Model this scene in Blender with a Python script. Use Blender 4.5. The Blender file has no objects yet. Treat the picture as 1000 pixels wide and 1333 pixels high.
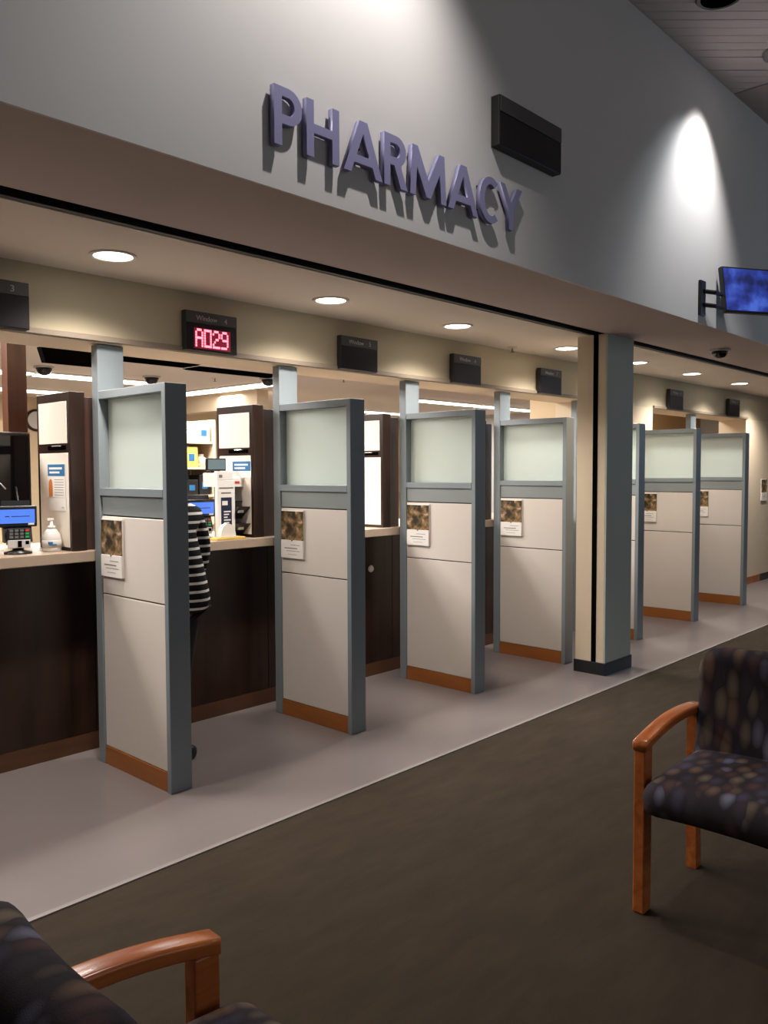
import bpy, bmesh, math, random
from mathutils import Vector, Matrix, Euler
random.seed(7)
SC = bpy.context.scene
COL = SC.collection
PI = math.pi

# ------------------------------------------------------------------ camera
cam_d = bpy.data.cameras.new('camera')
cam = bpy.data.objects.new('camera', cam_d)
COL.objects.link(cam)
cam_d.sensor_fit = 'AUTO'
cam_d.sensor_width = 36.0
cam_d.lens = 1074.3 / 1333.0 * 36.0
cam_d.clip_start = 0.02
cam_d.clip_end = 200
R_ = Vector((0.68281865, -0.7305794, -0.00352612))
U_ = Vector((0.0384507, 0.03111647, 0.99877591))
F_ = Vector((0.72957538, 0.68211839, -0.0493382))
m = Matrix((R_, U_, -F_)).transposed().to_4x4()
m.translation = Vector((0, 0, 1.6))
cam.matrix_world = m
SC.camera = cam

# ------------------------------------------------------------------ world, exposure
W = bpy.data.worlds.new('world')
SC.world = W
W.use_nodes = True
W.node_tree.nodes['Background'].inputs[0].default_value = (0.50, 0.55, 0.65, 1)
W.node_tree.nodes['Background'].inputs[1].default_value = 0.02
SC.view_settings.view_transform = 'Standard'
SC.view_settings.look = 'None'
SC.view_settings.exposure = 0.1
SC.view_settings.gamma = 1.0
SC.view_settings.use_curve_mapping = False

def area(name, loc, rot, sx, sy, power, col):
    l = bpy.data.lights.new(name, 'AREA')
    l.shape = 'RECTANGLE'; l.size = sx; l.size_y = sy; l.energy = power; l.color = col
    o = bpy.data.objects.new(name, l); COL.objects.link(o)
    o.location = loc; o.rotation_euler = rot
    return o

def spot(name, loc, target, power, angle, blend, col, radius=0.05):
    l = bpy.data.lights.new(name, 'SPOT')
    l.energy = power; l.spot_size = math.radians(angle); l.spot_blend = blend
    l.color = col; l.shadow_soft_size = radius
    o = bpy.data.objects.new(name, l); COL.objects.link(o)
    o.location = loc
    d = Vector(target) - Vector(loc)
    o.rotation_euler = d.to_track_quat('-Z', 'Y').to_euler()
    return o

WARM = (1.0, 0.92, 0.85)
NEUT = (1.0, 0.95, 0.93)
COOL = (0.52, 0.76, 1.0)
YW, ZS = 2.41, 2.645           # bulkhead face, soffit height
YH, ZH = 4.14, 2.295           # inner header face, header underside
ZL = 4.425                     # lobby ceiling
# wall washers on the bulkhead (ceiling fixtures of the lobby)
spot('wall_washer_lamp', (2.42, YW - 0.60, 4.40), (2.26, YW - 0.14, 2.9), 135, 108, 0.85, NEUT, 0.03)
spot('wall_washer_lamp', (5.84, YW - 0.34, 4.40), (5.80, YW - 0.10, 3.2), 125, 76, 0.85, (1.0, 0.96, 0.95), 0.03)
spot('wall_washer_lamp', (5.76, YW - 0.46, 4.40), (5.62, YW - 0.20, 2.9), 75, 84, 1.0, (0.86, 0.93, 1.0), 0.03)  # added spot for the soft halo around the second washer's scallop
# added fill lamps for the lobby, and daylight from its far windows
area('lobby_ceiling_fill', (2.0, -3.0, 4.38), (0, 0, 0), 3, 2, 8, (1.0, 0.88, 0.78))  # unseen overhead lamp added for dim ambient light
area('lobby_back_fill', (3.0, -5.8, 3.0), (math.radians(90), 0, 0), 8, 2, 42, (0.92, 0.95, 1.0))  # unseen area lamp added to lift shadows on the bulkhead wall
area('lobby_daylight', (13.2, -1.0, 2.6), (0, math.radians(90), 0), 2.2, 4, 50, COOL)
# pharmacy work room lights; row nearest the counter unseen, added to brighten cabinet boards
for x, y in ((3.0, 6.2), (6.0, 6.2), (4.0, 9.8), (8.0, 9.8), (12.0, 9.8), (1.0, 5.5), (2.75, 5.5), (5.2, 5.5)):
    area('work_room_lamp', (x, y, 2.70), (0, 0, 0), 1.8, 0.5, 92, (1.0, 0.96, 0.92))

area('right_bay_fill', (10.4, 5.1, 2.70), (0, 0, 0), 1.8, 0.5, 36, (1.0, 0.94, 0.86))  # unseen lamp added to brighten the inside of the right bay

# ------------------------------------------------------------------ materials
def lin(c):
    c = c / 255.0
    return c / 12.92 if c <= 0.04045 else ((c + 0.055) / 1.055) ** 2.4
def rgb(r, g, b): return (lin(r), lin(g), lin(b), 1)

def new_mat(name):
    mt = bpy.data.materials.new(name); mt.use_nodes = True
    return mt, mt.node_tree.nodes, mt.node_tree.links, mt.node_tree.nodes['Principled BSDF']

def plain(name, c, rough=0.5, metal=0.0, var=0.06, scale=6.0, bump=0.0, bscale=200.0, spec=0.5, coat=0.0):
    mt, N, L, P = new_mat(name)
    P.inputs['Roughness'].default_value = rough
    P.inputs['Metallic'].default_value = metal
    P.inputs['Specular IOR Level'].default_value = spec
    P.inputs['Coat Weight'].default_value = coat
    tc = N.new('ShaderNodeTexCoord')
    nz = N.new('ShaderNodeTexNoise'); nz.inputs['Scale'].default_value = scale; nz.inputs['Detail'].default_value = 4
    L.new(tc.outputs['Object'], nz.inputs['Vector'])
    mx = N.new('ShaderNodeMixRGB')
    mx.inputs[1].default_value = [max(0, v * (1 - var)) for v in c[:3]] + [1]
    mx.inputs[2].default_value = [v * (1 + var) for v in c[:3]] + [1]
    L.new(nz.outputs['Fac'], mx.inputs[0])
    L.new(mx.outputs[0], P.inputs['Base Color'])
    if bump:
        n2 = N.new('ShaderNodeTexNoise'); n2.inputs['Scale'].default_value = bscale
        L.new(tc.outputs['Object'], n2.inputs['Vector'])
        b = N.new('ShaderNodeBump'); b.inputs['Strength'].default_value = bump; b.inputs['Distance'].default_value = 0.002
        L.new(n2.outputs['Fac'], b.inputs['Height']); L.new(b.outputs['Normal'], P.inputs['Normal'])
    return mt

def wood(name, c1, c2, axis='X', rough=0.35, scale=18.0):
    mt, N, L, P = new_mat(name)
    P.inputs['Roughness'].default_value = rough
    tc = N.new('ShaderNodeTexCoord'); mp = N.new('ShaderNodeMapping')
    s = {'X': (0.08, 1, 1), 'Y': (1, 0.08, 1), 'Z': (1, 1, 0.08)}[axis]
    mp.inputs['Scale'].default_value = s
    L.new(tc.outputs['Object'], mp.inputs['Vector'])
    nz = N.new('ShaderNodeTexNoise'); nz.inputs['Scale'].default_value = scale; nz.inputs['Detail'].default_value = 8
    nz.inputs['Distortion'].default_value = 0.6
    L.new(mp.outputs[0], nz.inputs['Vector'])
    cr = N.new('ShaderNodeValToRGB')
    cr.color_ramp.elements[0].position = 0.32; cr.color_ramp.elements[0].color = c1
    cr.color_ramp.elements[1].position = 0.68; cr.color_ramp.elements[1].color = c2
    L.new(nz.outputs['Fac'], cr.inputs[0]); L.new(cr.outputs[0], P.inputs['Base Color'])
    return mt

def glow(name, c, strength):
    mt, N, L, P = new_mat(name)
    P.inputs['Base Color'].default_value = (0.02, 0.02, 0.02, 1)
    P.inputs['Emission Color'].default_value = c
    P.inputs['Emission Strength'].default_value = strength
    return mt

def carpet_mat():
    mt, N, L, P = new_mat('carpet')
    P.inputs['Roughness'].default_value = 0.95; P.inputs['Specular IOR Level'].default_value = 0.1
    tc = N.new('ShaderNodeTexCoord')
    mp = N.new('ShaderNodeMapping'); mp.inputs['Rotation'].default_value = (0, 0, 0.5); mp.inputs['Scale'].default_value = (1, 3.5, 1)
    L.new(tc.outputs['Object'], mp.inputs['Vector'])
    n1 = N.new('ShaderNodeTexNoise'); n1.inputs['Scale'].default_value = 3.0; n1.inputs['Detail'].default_value = 9; n1.inputs['Roughness'].default_value = 0.7
    L.new(mp.outputs[0], n1.inputs['Vector'])
    cr = N.new('ShaderNodeValToRGB')
    cr.color_ramp.elements[0].position = 0.35; cr.color_ramp.elements[0].color = rgb(54, 46, 37)
    cr.color_ramp.elements[1].position = 0.66; cr.color_ramp.elements[1].color = rgb(63, 54, 43)
    L.new(n1.outputs['Fac'], cr.inputs[0]); L.new(cr.outputs[0], P.inputs['Base Color'])
    n2 = N.new('ShaderNodeTexNoise'); n2.inputs['Scale'].default_value = 300
    L.new(tc.outputs['Object'], n2.inputs['Vector'])
    b = N.new('ShaderNodeBump'); b.inputs['Strength'].default_value = 0.6; b.inputs['Distance'].default_value = 0.004
    L.new(n2.outputs['Fac'], b.inputs['Height']); L.new(b.outputs['Normal'], P.inputs['Normal'])
    return mt

def chair_fabric():
    mt, N, L, P = new_mat('chair_fabric')
    P.inputs['Roughness'].default_value = 0.9; P.inputs['Specular IOR Level'].default_value = 0.15
    tc = N.new('ShaderNodeTexCoord')
    mp = N.new('ShaderNodeMapping'); mp.inputs['Scale'].default_value = (13, 22, 8.0); mp.inputs['Rotation'].default_value = (0.2, 0.25, 0.35)
    L.new(tc.outputs['Object'], mp.inputs['Vector'])
    vo = N.new('ShaderNodeTexVoronoi'); vo.inputs['Scale'].default_value = 1.0; vo.inputs['Randomness'].default_value = 0.55
    L.new(mp.outputs[0], vo.inputs['Vector'])
    pal = N.new('ShaderNodeValToRGB'); pal.color_ramp.interpolation = 'CONSTANT'
    cols = [rgb(64, 57, 62), rgb(112, 112, 130), rgb(110, 88, 74), rgb(86, 64, 62), rgb(72, 66, 82), rgb(116, 102, 86)]
    el = pal.color_ramp.elements
    el[0].color = cols[0]; el[1].position = 0.17; el[1].color = cols[1]
    for i in range(2, 6):
        e = el.new(i * 0.167); e.color = cols[i]
    sx = N.new('ShaderNodeSeparateColor'); L.new(vo.outputs['Color'], sx.inputs[0]); L.new(sx.outputs[0], pal.inputs[0])
    th = N.new('ShaderNodeMapRange'); th.inputs[1].default_value = 0.20; th.inputs[2].default_value = 0.62
    L.new(vo.outputs['Distance'], th.inputs[0])
    mx = N.new('ShaderNodeMixRGB'); mx.inputs[2].default_value = rgb(54, 47, 52)
    L.new(th.outputs[0], mx.inputs[0]); L.new(pal.outputs[0], mx.inputs[1]); L.new(mx.outputs[0], P.inputs['Base Color'])
    n2 = N.new('ShaderNodeTexNoise'); n2.inputs['Scale'].default_value = 400
    L.new(tc.outputs['Object'], n2.inputs['Vector'])
    b = N.new('ShaderNodeBump'); b.inputs['Strength'].default_value = 0.4; b.inputs['Distance'].default_value = 0.002
    L.new(n2.outputs['Fac'], b.inputs['Height']); L.new(b.outputs['Normal'], P.inputs['Normal'])
    return mt

def photo_print(name, seed):
    # an out of focus brown and cream photograph, printed flat
    mt, N, L, P = new_mat(name)
    P.inputs['Roughness'].default_value = 0.35
    tc = N.new('ShaderNodeTexCoord'); mp = N.new('ShaderNodeMapping')
    mp.inputs['Location'].default_value = (seed, seed * 0.3, 0)
    L.new(tc.outputs['Object'], mp.inputs['Vector'])
    nz = N.new('ShaderNodeTexNoise'); nz.inputs['Scale'].default_value = 22; nz.inputs['Detail'].default_value = 4; nz.inputs['Distortion'].default_value = 0.3
    L.new(mp.outputs[0], nz.inputs['Vector'])
    cr = N.new('ShaderNodeValToRGB'); el = cr.color_ramp.elements
    el[0].position = 0.36; el[0].color = rgb(34, 26, 18)
    el[1].position = 0.72; el[1].color = rgb(214, 180, 160)
    for p_, c_ in ((0.46, rgb(72, 58, 36)), (0.54, rgb(116, 94, 58)), (0.62, rgb(152, 120, 88))):
        e = el.new(p_); e.color = c_
    L.new(nz.outputs['Fac'], cr.inputs[0]); L.new(cr.outputs[0], P.inputs['Base Color'])
    return mt

def tv_picture():
    mt, N, L, P = new_mat('tv_picture')
    P.inputs['Base Color'].default_value = (0.01, 0.01, 0.015, 1); P.inputs['Roughness'].default_value = 0.2
    tc = N.new('ShaderNodeTexCoord')
    nz = N.new('ShaderNodeTexNoise'); nz.inputs['Scale'].default_value = 6.5; nz.inputs['Detail'].default_value = 3
    L.new(tc.outputs['Object'], nz.inputs['Vector'])
    cr = N.new('ShaderNodeValToRGB'); el = cr.color_ramp.elements
    el[0].position = 0.36; el[0].color = rgb(22, 32, 80)
    el[1].position = 0.66; el[1].color = rgb(70, 100, 200)
    e = el.new(0.5); e.color = rgb(40, 58, 146)
    L.new(nz.outputs['Fac'], cr.inputs[0]); L.new(cr.outputs[0], P.inputs['Emission Color'])
    P.inputs['Emission Strength'].default_value = 0.95
    return mt

def stripe_mat():
    mt, N, L, P = new_mat('striped_knit')
    P.inputs['Roughness'].default_value = 0.85; P.inputs['Specular IOR Level'].default_value = 0.2
    tc = N.new('ShaderNodeTexCoord'); sp = N.new('ShaderNodeSeparateXYZ')
    L.new(tc.outputs['Object'], sp.inputs[0])
    a = N.new('ShaderNodeMath'); a.operation = 'MULTIPLY'; a.inputs[1].default_value = 1 / 0.047
    L.new(sp.outputs[2], a.inputs[0])
    f = N.new('ShaderNodeMath'); f.operation = 'FRACT'; L.new(a.outputs[0], f.inputs[0])
    g = N.new('ShaderNodeMath'); g.operation = 'LESS_THAN'; g.inputs[1].default_value = 0.30; L.new(f.outputs[0], g.inputs[0])
    mx = N.new('ShaderNodeMixRGB'); mx.inputs[1].default_value = rgb(22, 21, 24); mx.inputs[2].default_value = rgb(226, 222, 216)
    L.new(g.outputs[0], mx.inputs[0]); L.new(mx.outputs[0], P.inputs['Base Color'])
    return mt

def frosted():
    mt, N, L, P = new_mat('frosted_glass')
    P.inputs['Base Color'].default_value = rgb(228, 234, 228)
    P.inputs['Roughness'].default_value = 0.12
    P.inputs['Specular IOR Level'].default_value = 0.6
    tr = N.new('ShaderNodeBsdfTranslucent'); tr.inputs[0].default_value = rgb(228, 236, 232)
    mx = N.new('ShaderNodeMixShader'); mx.inputs[0].default_value = 0.55
    out = N['Material Output']
    L.new(P.outputs[0], mx.inputs[1]); L.new(tr.outputs[0], mx.inputs[2]); L.new(mx.outputs[0], out.inputs[0])
    return mt

M = dict(
    carpet=carpet_mat(),
    vinyl=plain('vinyl', rgb(122, 113, 111), 0.28, var=0.10, scale=2.2, bump=0.05, bscale=60),
    strip=plain('vinyl_edge', rgb(136, 128, 125), 0.4),
    bulk=plain('bulkhead_paint', rgb(202, 199, 196), 0.75, var=0.02),
    soffit=plain('soffit_paint', rgb(188, 172, 166), 0.8, var=0.02),
    recess=plain('recess_paint', rgb(216, 202, 188), 0.8, var=0.02),
    header=plain('header_paint', rgb(194, 181, 154), 0.75, var=0.02),
    ledge=plain('ledge_paint', rgb(140, 126, 110), 0.6, var=0.03),
    tan=plain('tan_paint', rgb(206, 184, 150), 0.8, var=0.02),
    ochre=plain('ochre_paint', rgb(190, 158, 116), 0.8, var=0.02),
    cream=plain('cream_paint', rgb(214, 196, 170), 0.75, var=0.02),
    pil=plain('pillar_paint', rgb(182, 190, 182), 0.75, var=0.02),
    ceil=plain('work_room_ceiling', rgb(228, 216, 200), 0.85, var=0.02),
    plank=plain('plank_paint', rgb(218, 204, 200), 0.7, var=0.06, scale=3),
    black=plain('black_base', rgb(24, 25, 30), 0.45),
    slot=plain('slot_black', rgb(9, 8, 8), 1.0, spec=0.0),
    track=plain('track_dark', rgb(40, 34, 30), 0.6),
    steel=plain('grey_steel', rgb(130, 139, 143), 0.42, var=0.03),
    fascia=plain('grey_fascia', rgb(132, 139, 138), 0.5, var=0.03),
    panel=plain('panel_fabric', rgb(216, 206, 196), 0.85, var=0.025, bump=0.15, bscale=350),
    seam=plain('seam_dark', rgb(24, 18, 16), 0.7),
    kick=wood('kick_wood', rgb(142, 82, 32), rgb(174, 106, 48), 'Y', 0.4, 14),
    counter_kick=wood('counter_kick_wood', rgb(72, 44, 25), rgb(92, 57, 33), 'X', 0.5, 14),
    espresso=wood('espresso_wood', rgb(32, 19, 13), rgb(50, 30, 21), 'Z', 0.32, 14),
    espresso_post=wood('brown_post_wood', rgb(70, 42, 30), rgb(96, 58, 41), 'Z', 0.35, 14),
    walnut=wood('walnut_wood', rgb(52, 31, 23), rgb(72, 44, 32), 'Z', 0.35, 14),
    top=plain('worktop_laminate', rgb(176, 156, 136), 0.35, var=0.06, scale=30),
    white=plain('white_board', rgb(238, 228, 214), 0.5, var=0.01),
    paper=plain('paper', rgb(236, 230, 222), 0.6, var=0.01),
    ink=plain('grey_ink', rgb(120, 114, 110), 0.7),
    blue=plain('blue_print', rgb(36, 110, 164), 0.5),
    navy=plain('navy_print', rgb(34, 38, 66), 0.5),
    housing=plain('dark_housing', rgb(34, 31, 32), 0.45),
    band=plain('dark_band', rgb(64, 60, 60), 0.5),
    window=plain('dark_lens', rgb(26, 18, 20), 0.45, spec=0.25),
    signtext=plain('grey_lettering', rgb(176, 172, 172), 0.5),
    letter=plain('violet_letter', rgb(136, 134, 170), 0.45, var=0.03),
    chrome=plain('trim_white', rgb(220, 212, 204), 0.3),
    lens=glow('lamp_lens', (1.0, 0.93, 0.82, 1), 9.0),
    tube=glow('tube_lens', (1.0, 0.92, 0.80, 1), 5.0),
    led=glow('red_led', (1.0, 0.16, 0.22, 1), 3.2),
    ledglow=glow('red_led_field', (0.30, 0.0, 0.02, 1), 0.6),
    bluescreen=glow('blue_screen', rgb(78, 132, 246), 0.95),
    graymon=glow('dim_screen', rgb(126, 150, 152), 0.6),
    plastic=plain('black_plastic', rgb(26, 25, 27), 0.35),
    gloss=plain('glossy_screen', rgb(14, 13, 14), 0.08),
    grayp=plain('grey_plastic', rgb(104, 104, 106), 0.5),
    lgray=plain('light_grey_plastic', rgb(196, 192, 188), 0.45),
    green=plain('green_key', rgb(46, 158, 92), 0.5),
    redp=plain('red_key', rgb(196, 60, 50), 0.5),
    clear=plain('milky_plastic', rgb(222, 218, 212), 0.25),
    yellow=plain('yellow_paper', rgb(222, 186, 96), 0.6),
    chairwood=wood('chair_wood', rgb(168, 88, 40), rgb(204, 118, 60), 'X', 0.22, 22),
    fabric=chair_fabric(),
    tvpic=tv_picture(),
    stripe=stripe_mat(),
    trouser=plain('black_trousers', rgb(20, 19, 22), 0.9),
    skin=plain('skin', rgb(198, 150, 124), 0.55),
    hair=plain('dark_hair', rgb(44, 32, 26), 0.5),
    glass=frosted(),
    silver=plain('silver', rgb(190, 188, 186), 0.25, metal=0.9),
    tile=plain('ceiling_tile', rgb(224, 206, 184), 0.9, var=0.03, bump=0.2, bscale=90),
    orange=plain('orange_print', rgb(206, 120, 60), 0.5),
    bottlew=plain('bottle_white', rgb(232, 226, 216), 0.4),
    photo=[photo_print('photo_print', 1.7)],
)

# ------------------------------------------------------------------ builders
def b_box(bm, x0, x1, y0, y1, z0, z1, bev=0.0, seg=2):
    vs = [bm.verts.new(v) for v in ((x0, y0, z0), (x1, y0, z0), (x1, y1, z0), (x0, y1, z0), (x0, y0, z1), (x1, y0, z1), (x1, y1, z1), (x0, y1, z1))]
    fs = [bm.faces.new([vs[i] for i in q]) for q in ((3, 2, 1, 0), (4, 5, 6, 7), (0, 1, 5, 4), (1, 2, 6, 5), (2, 3, 7, 6), (3, 0, 4, 7))]
    if bev > 0:
        es = set(e for f in fs for e in f.edges)
        bmesh.ops.bevel(bm, geom=list(es), offset=bev, segments=seg, affect='EDGES', profile=0.5)
    return vs

def b_prism(bm, pts, axis, a0, a1):
    """pts: 2D outline; axis: extrusion axis; a0,a1 range."""
    def mk(p, a):
        if axis == 'x': return (a, p[0], p[1])
        if axis == 'y': return (p[0], a, p[1])
        return (p[0], p[1], a)
    A = [bm.verts.new(mk(p, a0)) for p in pts]; B = [bm.verts.new(mk(p, a1)) for p in pts]
    n = len(pts)
    bm.faces.new(A[::-1]); bm.faces.new(B)
    for i in range(n):
        bm.faces.new((A[i], A[(i + 1) % n], B[(i + 1) % n], B[i]))
    bmesh.ops.recalc_face_normals(bm, faces=bm.faces[:])

def b_lathe(bm, prof, n=20, c=(0, 0, 0), a=1.0):
    rings = []
    for r, z in prof:
        rings.append([bm.verts.new((c[0] + r * math.cos(2 * PI * i / n), c[1] + a * r * math.sin(2 * PI * i / n), c[2] + z)) for i in range(n)])
    for k in range(len(rings) - 1):
        for i in range(n):
            j = (i + 1) % n
            bm.faces.new((rings[k][i], rings[k][j], rings[k + 1][j], rings[k + 1][i]))
    bm.faces.new(rings[0][::-1]); bm.faces.new(rings[-1])

def b_tube(bm, pts, r, n=8):
    pts = [Vector(p) for p in pts]
    rings = []
    for i, p in enumerate(pts):
        t = (pts[min(i + 1, len(pts) - 1)] - pts[max(i - 1, 0)]).normalized()
        u = t.cross(Vector((0, 0, 1)))
        if u.length < 1e-3: u = t.cross(Vector((0, 1, 0)))
        u.normalize(); v = t.cross(u)
        rr = r[i] if isinstance(r, (list, tuple)) else r
        rings.append([bm.verts.new(p + (u * math.cos(2 * PI * k / n) + v * math.sin(2 * PI * k / n)) * rr) for k in range(n)])
    for k in range(len(rings) - 1):
        for i in range(n):
            j = (i + 1) % n
            bm.faces.new((rings[k][i], rings[k][j], rings[k + 1][j], rings[k + 1][i]))
    bm.faces.new(rings[0][::-1]); bm.faces.new(rings[-1])
    bmesh.ops.recalc_face_normals(bm, faces=bm.faces[:])

def link(name, bm, mt, parent=None, smooth=False, label=None):
    me = bpy.data.meshes.new(name)
    bm.to_mesh(me); bm.free()
    me.materials.append(mt)
    if smooth:
        for p in me.polygons: p.use_smooth = True
    o = bpy.data.objects.new(name, me); COL.objects.link(o)
    if parent is not None: o.parent = parent
    if label: o['label'] = label
    return o

def box(name, mt, parent, x0, x1, y0, y1, z0, z1, bev=0.0, label=None, seg=2):
    bm = bmesh.new(); b_box(bm, x0, x1, y0, y1, z0, z1, bev, seg)
    return link(name, bm, mt, parent, label=label)

def lathe(name, mt, parent, prof, n=20, c=(0, 0, 0), label=None):
    bm = bmesh.new(); b_lathe(bm, prof, n, c)
    o = link(name, bm, mt, parent, label=label)
    for p in o.data.polygons: p.use_smooth = len(p.vertices) == 4
    return o

def tube(name, mt, parent, pts, r, n=8, label=None):
    bm = bmesh.new(); b_tube(bm, pts, r, n)
    return link(name, bm, mt, parent, True, label)

def struct(o):
    o['kind'] = 'structure'; return o

def sbox(name, mt, *a, **k): return struct(box(name, mt, None, *a, **k))

def tag(o, label, cat, group=None, kind=None):
    o['label'] = label; o['category'] = cat
    if group: o['group'] = group
    if kind: o['kind'] = kind
    return o

def thing(name, label, cat, loc=(0, 0, 0), rz=0.0, group=None):
    o = bpy.data.objects.new(name, None); COL.objects.link(o)
    o.empty_display_size = 0.1
    o.location = loc; o.rotation_euler = (0, 0, rz)
    return tag(o, label, cat, group)

def dup(root, loc, label, rz=None, skip=()):
    r = root.copy(); COL.objects.link(r); r.location = loc; r['label'] = label
    if rz is not None: r.rotation_euler = (0, 0, rz)
    for ch in list(root.children):
        if ch.name.split('.')[0] in skip: continue
        c = ch.copy(); COL.objects.link(c); c.parent = r
        for g in list(ch.children):
            d = g.copy(); COL.objects.link(d); d.parent = c
    return r

def text_part(name, s, mt, parent, x0, x1, z0, z1, y, depth, label=None, keep=False):
    """Extruded lettering on a face looking towards -Y, fitted to the rectangle."""
    cu = bpy.data.curves.new('lettering', 'FONT'); cu.body = s; cu.size = 1.0
    cu.extrude = 0.05; cu.resolution_u = 6; cu.offset = 0.0
    t = bpy.data.objects.new('lettering', cu); COL.objects.link(t)
    me = bpy.data.meshes.new_from_object(t.evaluated_get(bpy.context.evaluated_depsgraph_get()))
    bpy.data.objects.remove(t); bpy.data.curves.remove(cu)
    xs = [v.co.x for v in me.vertices]; ys = [v.co.y for v in me.vertices]; zs = [v.co.z for v in me.vertices]
    ax, bx_, ay, by, az, bz = min(xs), max(xs), min(ys), max(ys), min(zs), max(zs)
    for v in me.vertices:
        fx = (v.co.x - ax) / (bx_ - ax); fz = (v.co.y - ay) / (by - ay); fy = (v.co.z - az) / (bz - az)
        v.co = (x0 + fx * (x1 - x0), y + depth * (1 - fy) - depth, z0 + fz * (z1 - z0))
    me.name = name
    me.materials.clear(); me.materials.append(mt)
    o = bpy.data.objects.new(name, me); COL.objects.link(o)
    if parent is not None: o.parent = parent
    if label: o['label'] = label
    return o

# ------------------------------------------------------------------ setting
sbox('floor', M['carpet'], -5, 14, -6, 2.876, -0.05, 0.0)
sbox('floor_vinyl', M['vinyl'], -5, 14, 2.90, 14, -0.05, 0.002)
sbox('trim_1', M['strip'], -5, 14, 2.876, 2.90, -0.05, 0.006)
sbox('wall_bulkhead', M['bulk'], -5, 14, YW, YW + 0.012, ZS + 0.0, 4.70)
sbox('soffit_ceiling', M['soffit'], -5, 14, YW + 0.012, 3.107, ZS, ZS + 0.05)
sbox('ceiling_recess', M['recess'], -5, 14, 3.25, YH, ZS, ZS + 0.05)
sbox('ceiling_void_cover', M['slot'], -5, 14, YW + 0.02, 14, 3.0, 3.02)
sbox('trim_2', M['slot'], -5, 14, 3.107, 3.25, ZS + 0.03, ZS + 0.06)
sbox('trim_3', M['track'], -5, 14, 3.215, 3.25, ZS + 0.003, ZS + 0.03)
sbox('wall_header', M['header'], -5, 14, YH, 4.51, ZH + 0.002, 2.76)
sbox('trim_4', M['ledge'], -5, 7.40, YH - 0.022, YH, ZH, ZH + 0.030, 0.004)
sbox('trim_5', M['ledge'], 8.84, 11.75, YH - 0.022, YH, ZH, ZH + 0.030, 0.004)
sbox('trim_6', M['cream'], -5, 14, YH, 4.51, ZH - 0.004, ZH + 0.002)
sbox('wall_pier', M['cream'], 7.40, 8.84, YH, 4.51, 0, ZH - 0.004)
sbox('wall_pier_end', M['cream'], 11.72, 14, YH, 4.51, 0, ZH - 0.004)
sbox('baseboard_end', M['kick'], 11.72, 12.35, YH - 0.012, YH, 0.002, 0.10)
sbox('baseboard_end_dark', M['black'], 12.35, 14, YH - 0.012, YH, 0.002, 0.10)
sbox('wall_lobby_far', M['bulk'], 14, 14.1, -6, 14, 0, 4.7)
sbox('wall_lobby_near', M['bulk'], -5.1, -5, -6, 14, 0, 4.7)
sbox('wall_lobby_back', M['bulk'], -5, 14, -6.1, -6, 0, 4.7)
sbox('ceiling_work_room', M['ceil'], -5, 18, 4.51, 14, 2.75, 2.80)
sbox('wall_work_room_back', M['tan'], -5, 18, 12.6, 12.7, 0, 2.75)
sbox('wall_work_room_divider', M['tan'], 7.45, 7.55, 4.51, 4.85, 0, 2.75)
sbox('wall_right_bay_back', M['ochre'], 9.2, 14, 5.7, 5.8, 0, 2.75)
sbox('beam_work_room', M['cream'], 7.25, 7.45, 9.2, 12.6, 2.50, 2.75)
# lobby ceiling: diagonal planks up to a crease, smooth board beyond
lc = sbox('ceiling', M['soffit'], 6.46, 14, -6, YW, ZL, ZL + 0.05)
lc2 = sbox('ceiling_lobby', M['slot'], -5, 6.44, -6, YW, ZL + 0.02, ZL + 0.05)
pd = Vector((0.6828, -0.7306, 0)); pn = Vector((0.7306, 0.6828, 0))
def clip_plank(c0, c1):
    poly = [pd * -9 + pn * c0, pd * 9 + pn * c0, pd * 9 + pn * c1, pd * -9 + pn * c1]
    poly = [(p.x, p.y) for p in poly]
    for ax, sg, lim in ((0, 1, 6.44), (0, -1, -2.0), (1, 1, YW - 0.002), (1, -1, -4.0)):
        out = []
        for i in range(len(poly)):
            a, b = poly[i], poly[(i + 1) % len(poly)]
            ia, ib = sg * a[ax] <= sg * lim if sg > 0 else a[ax] >= lim, sg * b[ax] <= sg * lim if sg > 0 else b[ax] >= lim
            if ia: out.append(a)
            if ia != ib:
                t = (lim - a[ax]) / (b[ax] - a[ax]); out.append((a[0] + t * (b[0] - a[0]), a[1] + t * (b[1] - a[1])))
        poly = out
        if len(poly) < 3: return None
    return poly
c = 1.2
while c < 6.4:
    pl = clip_plank(c, c + 0.088)
    if pl:
        bm = bmesh.new(); dz = random.uniform(0, 0.003)
        b_prism(bm, pl, 'z', ZL + dz, ZL + 0.019)
        link('ceiling_plank', bm, M['plank'], lc2)
    c += 0.094

# pillar between the two counter bays, with shutter guide and black base
pill = struct(bpy.data.objects.new('pillar', None)); COL.objects.link(pill)
box('pillar_side', M['cream'], pill, 5.81, 6.236, 3.10, 3.345, 0.10, ZS)
box('pillar_front', M['pil'], pill, 5.812, 6.238, 3.088, 3.10, 0.10, ZS)
box('shutter_guide', M['slot'], pill, 5.806, 5.81, 3.165, 3.205, 0.10, ZS)
box('base_board', M['black'], pill, 5.800, 6.246, 3.078, 3.355, 0.002, 0.10, 0.003)

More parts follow.
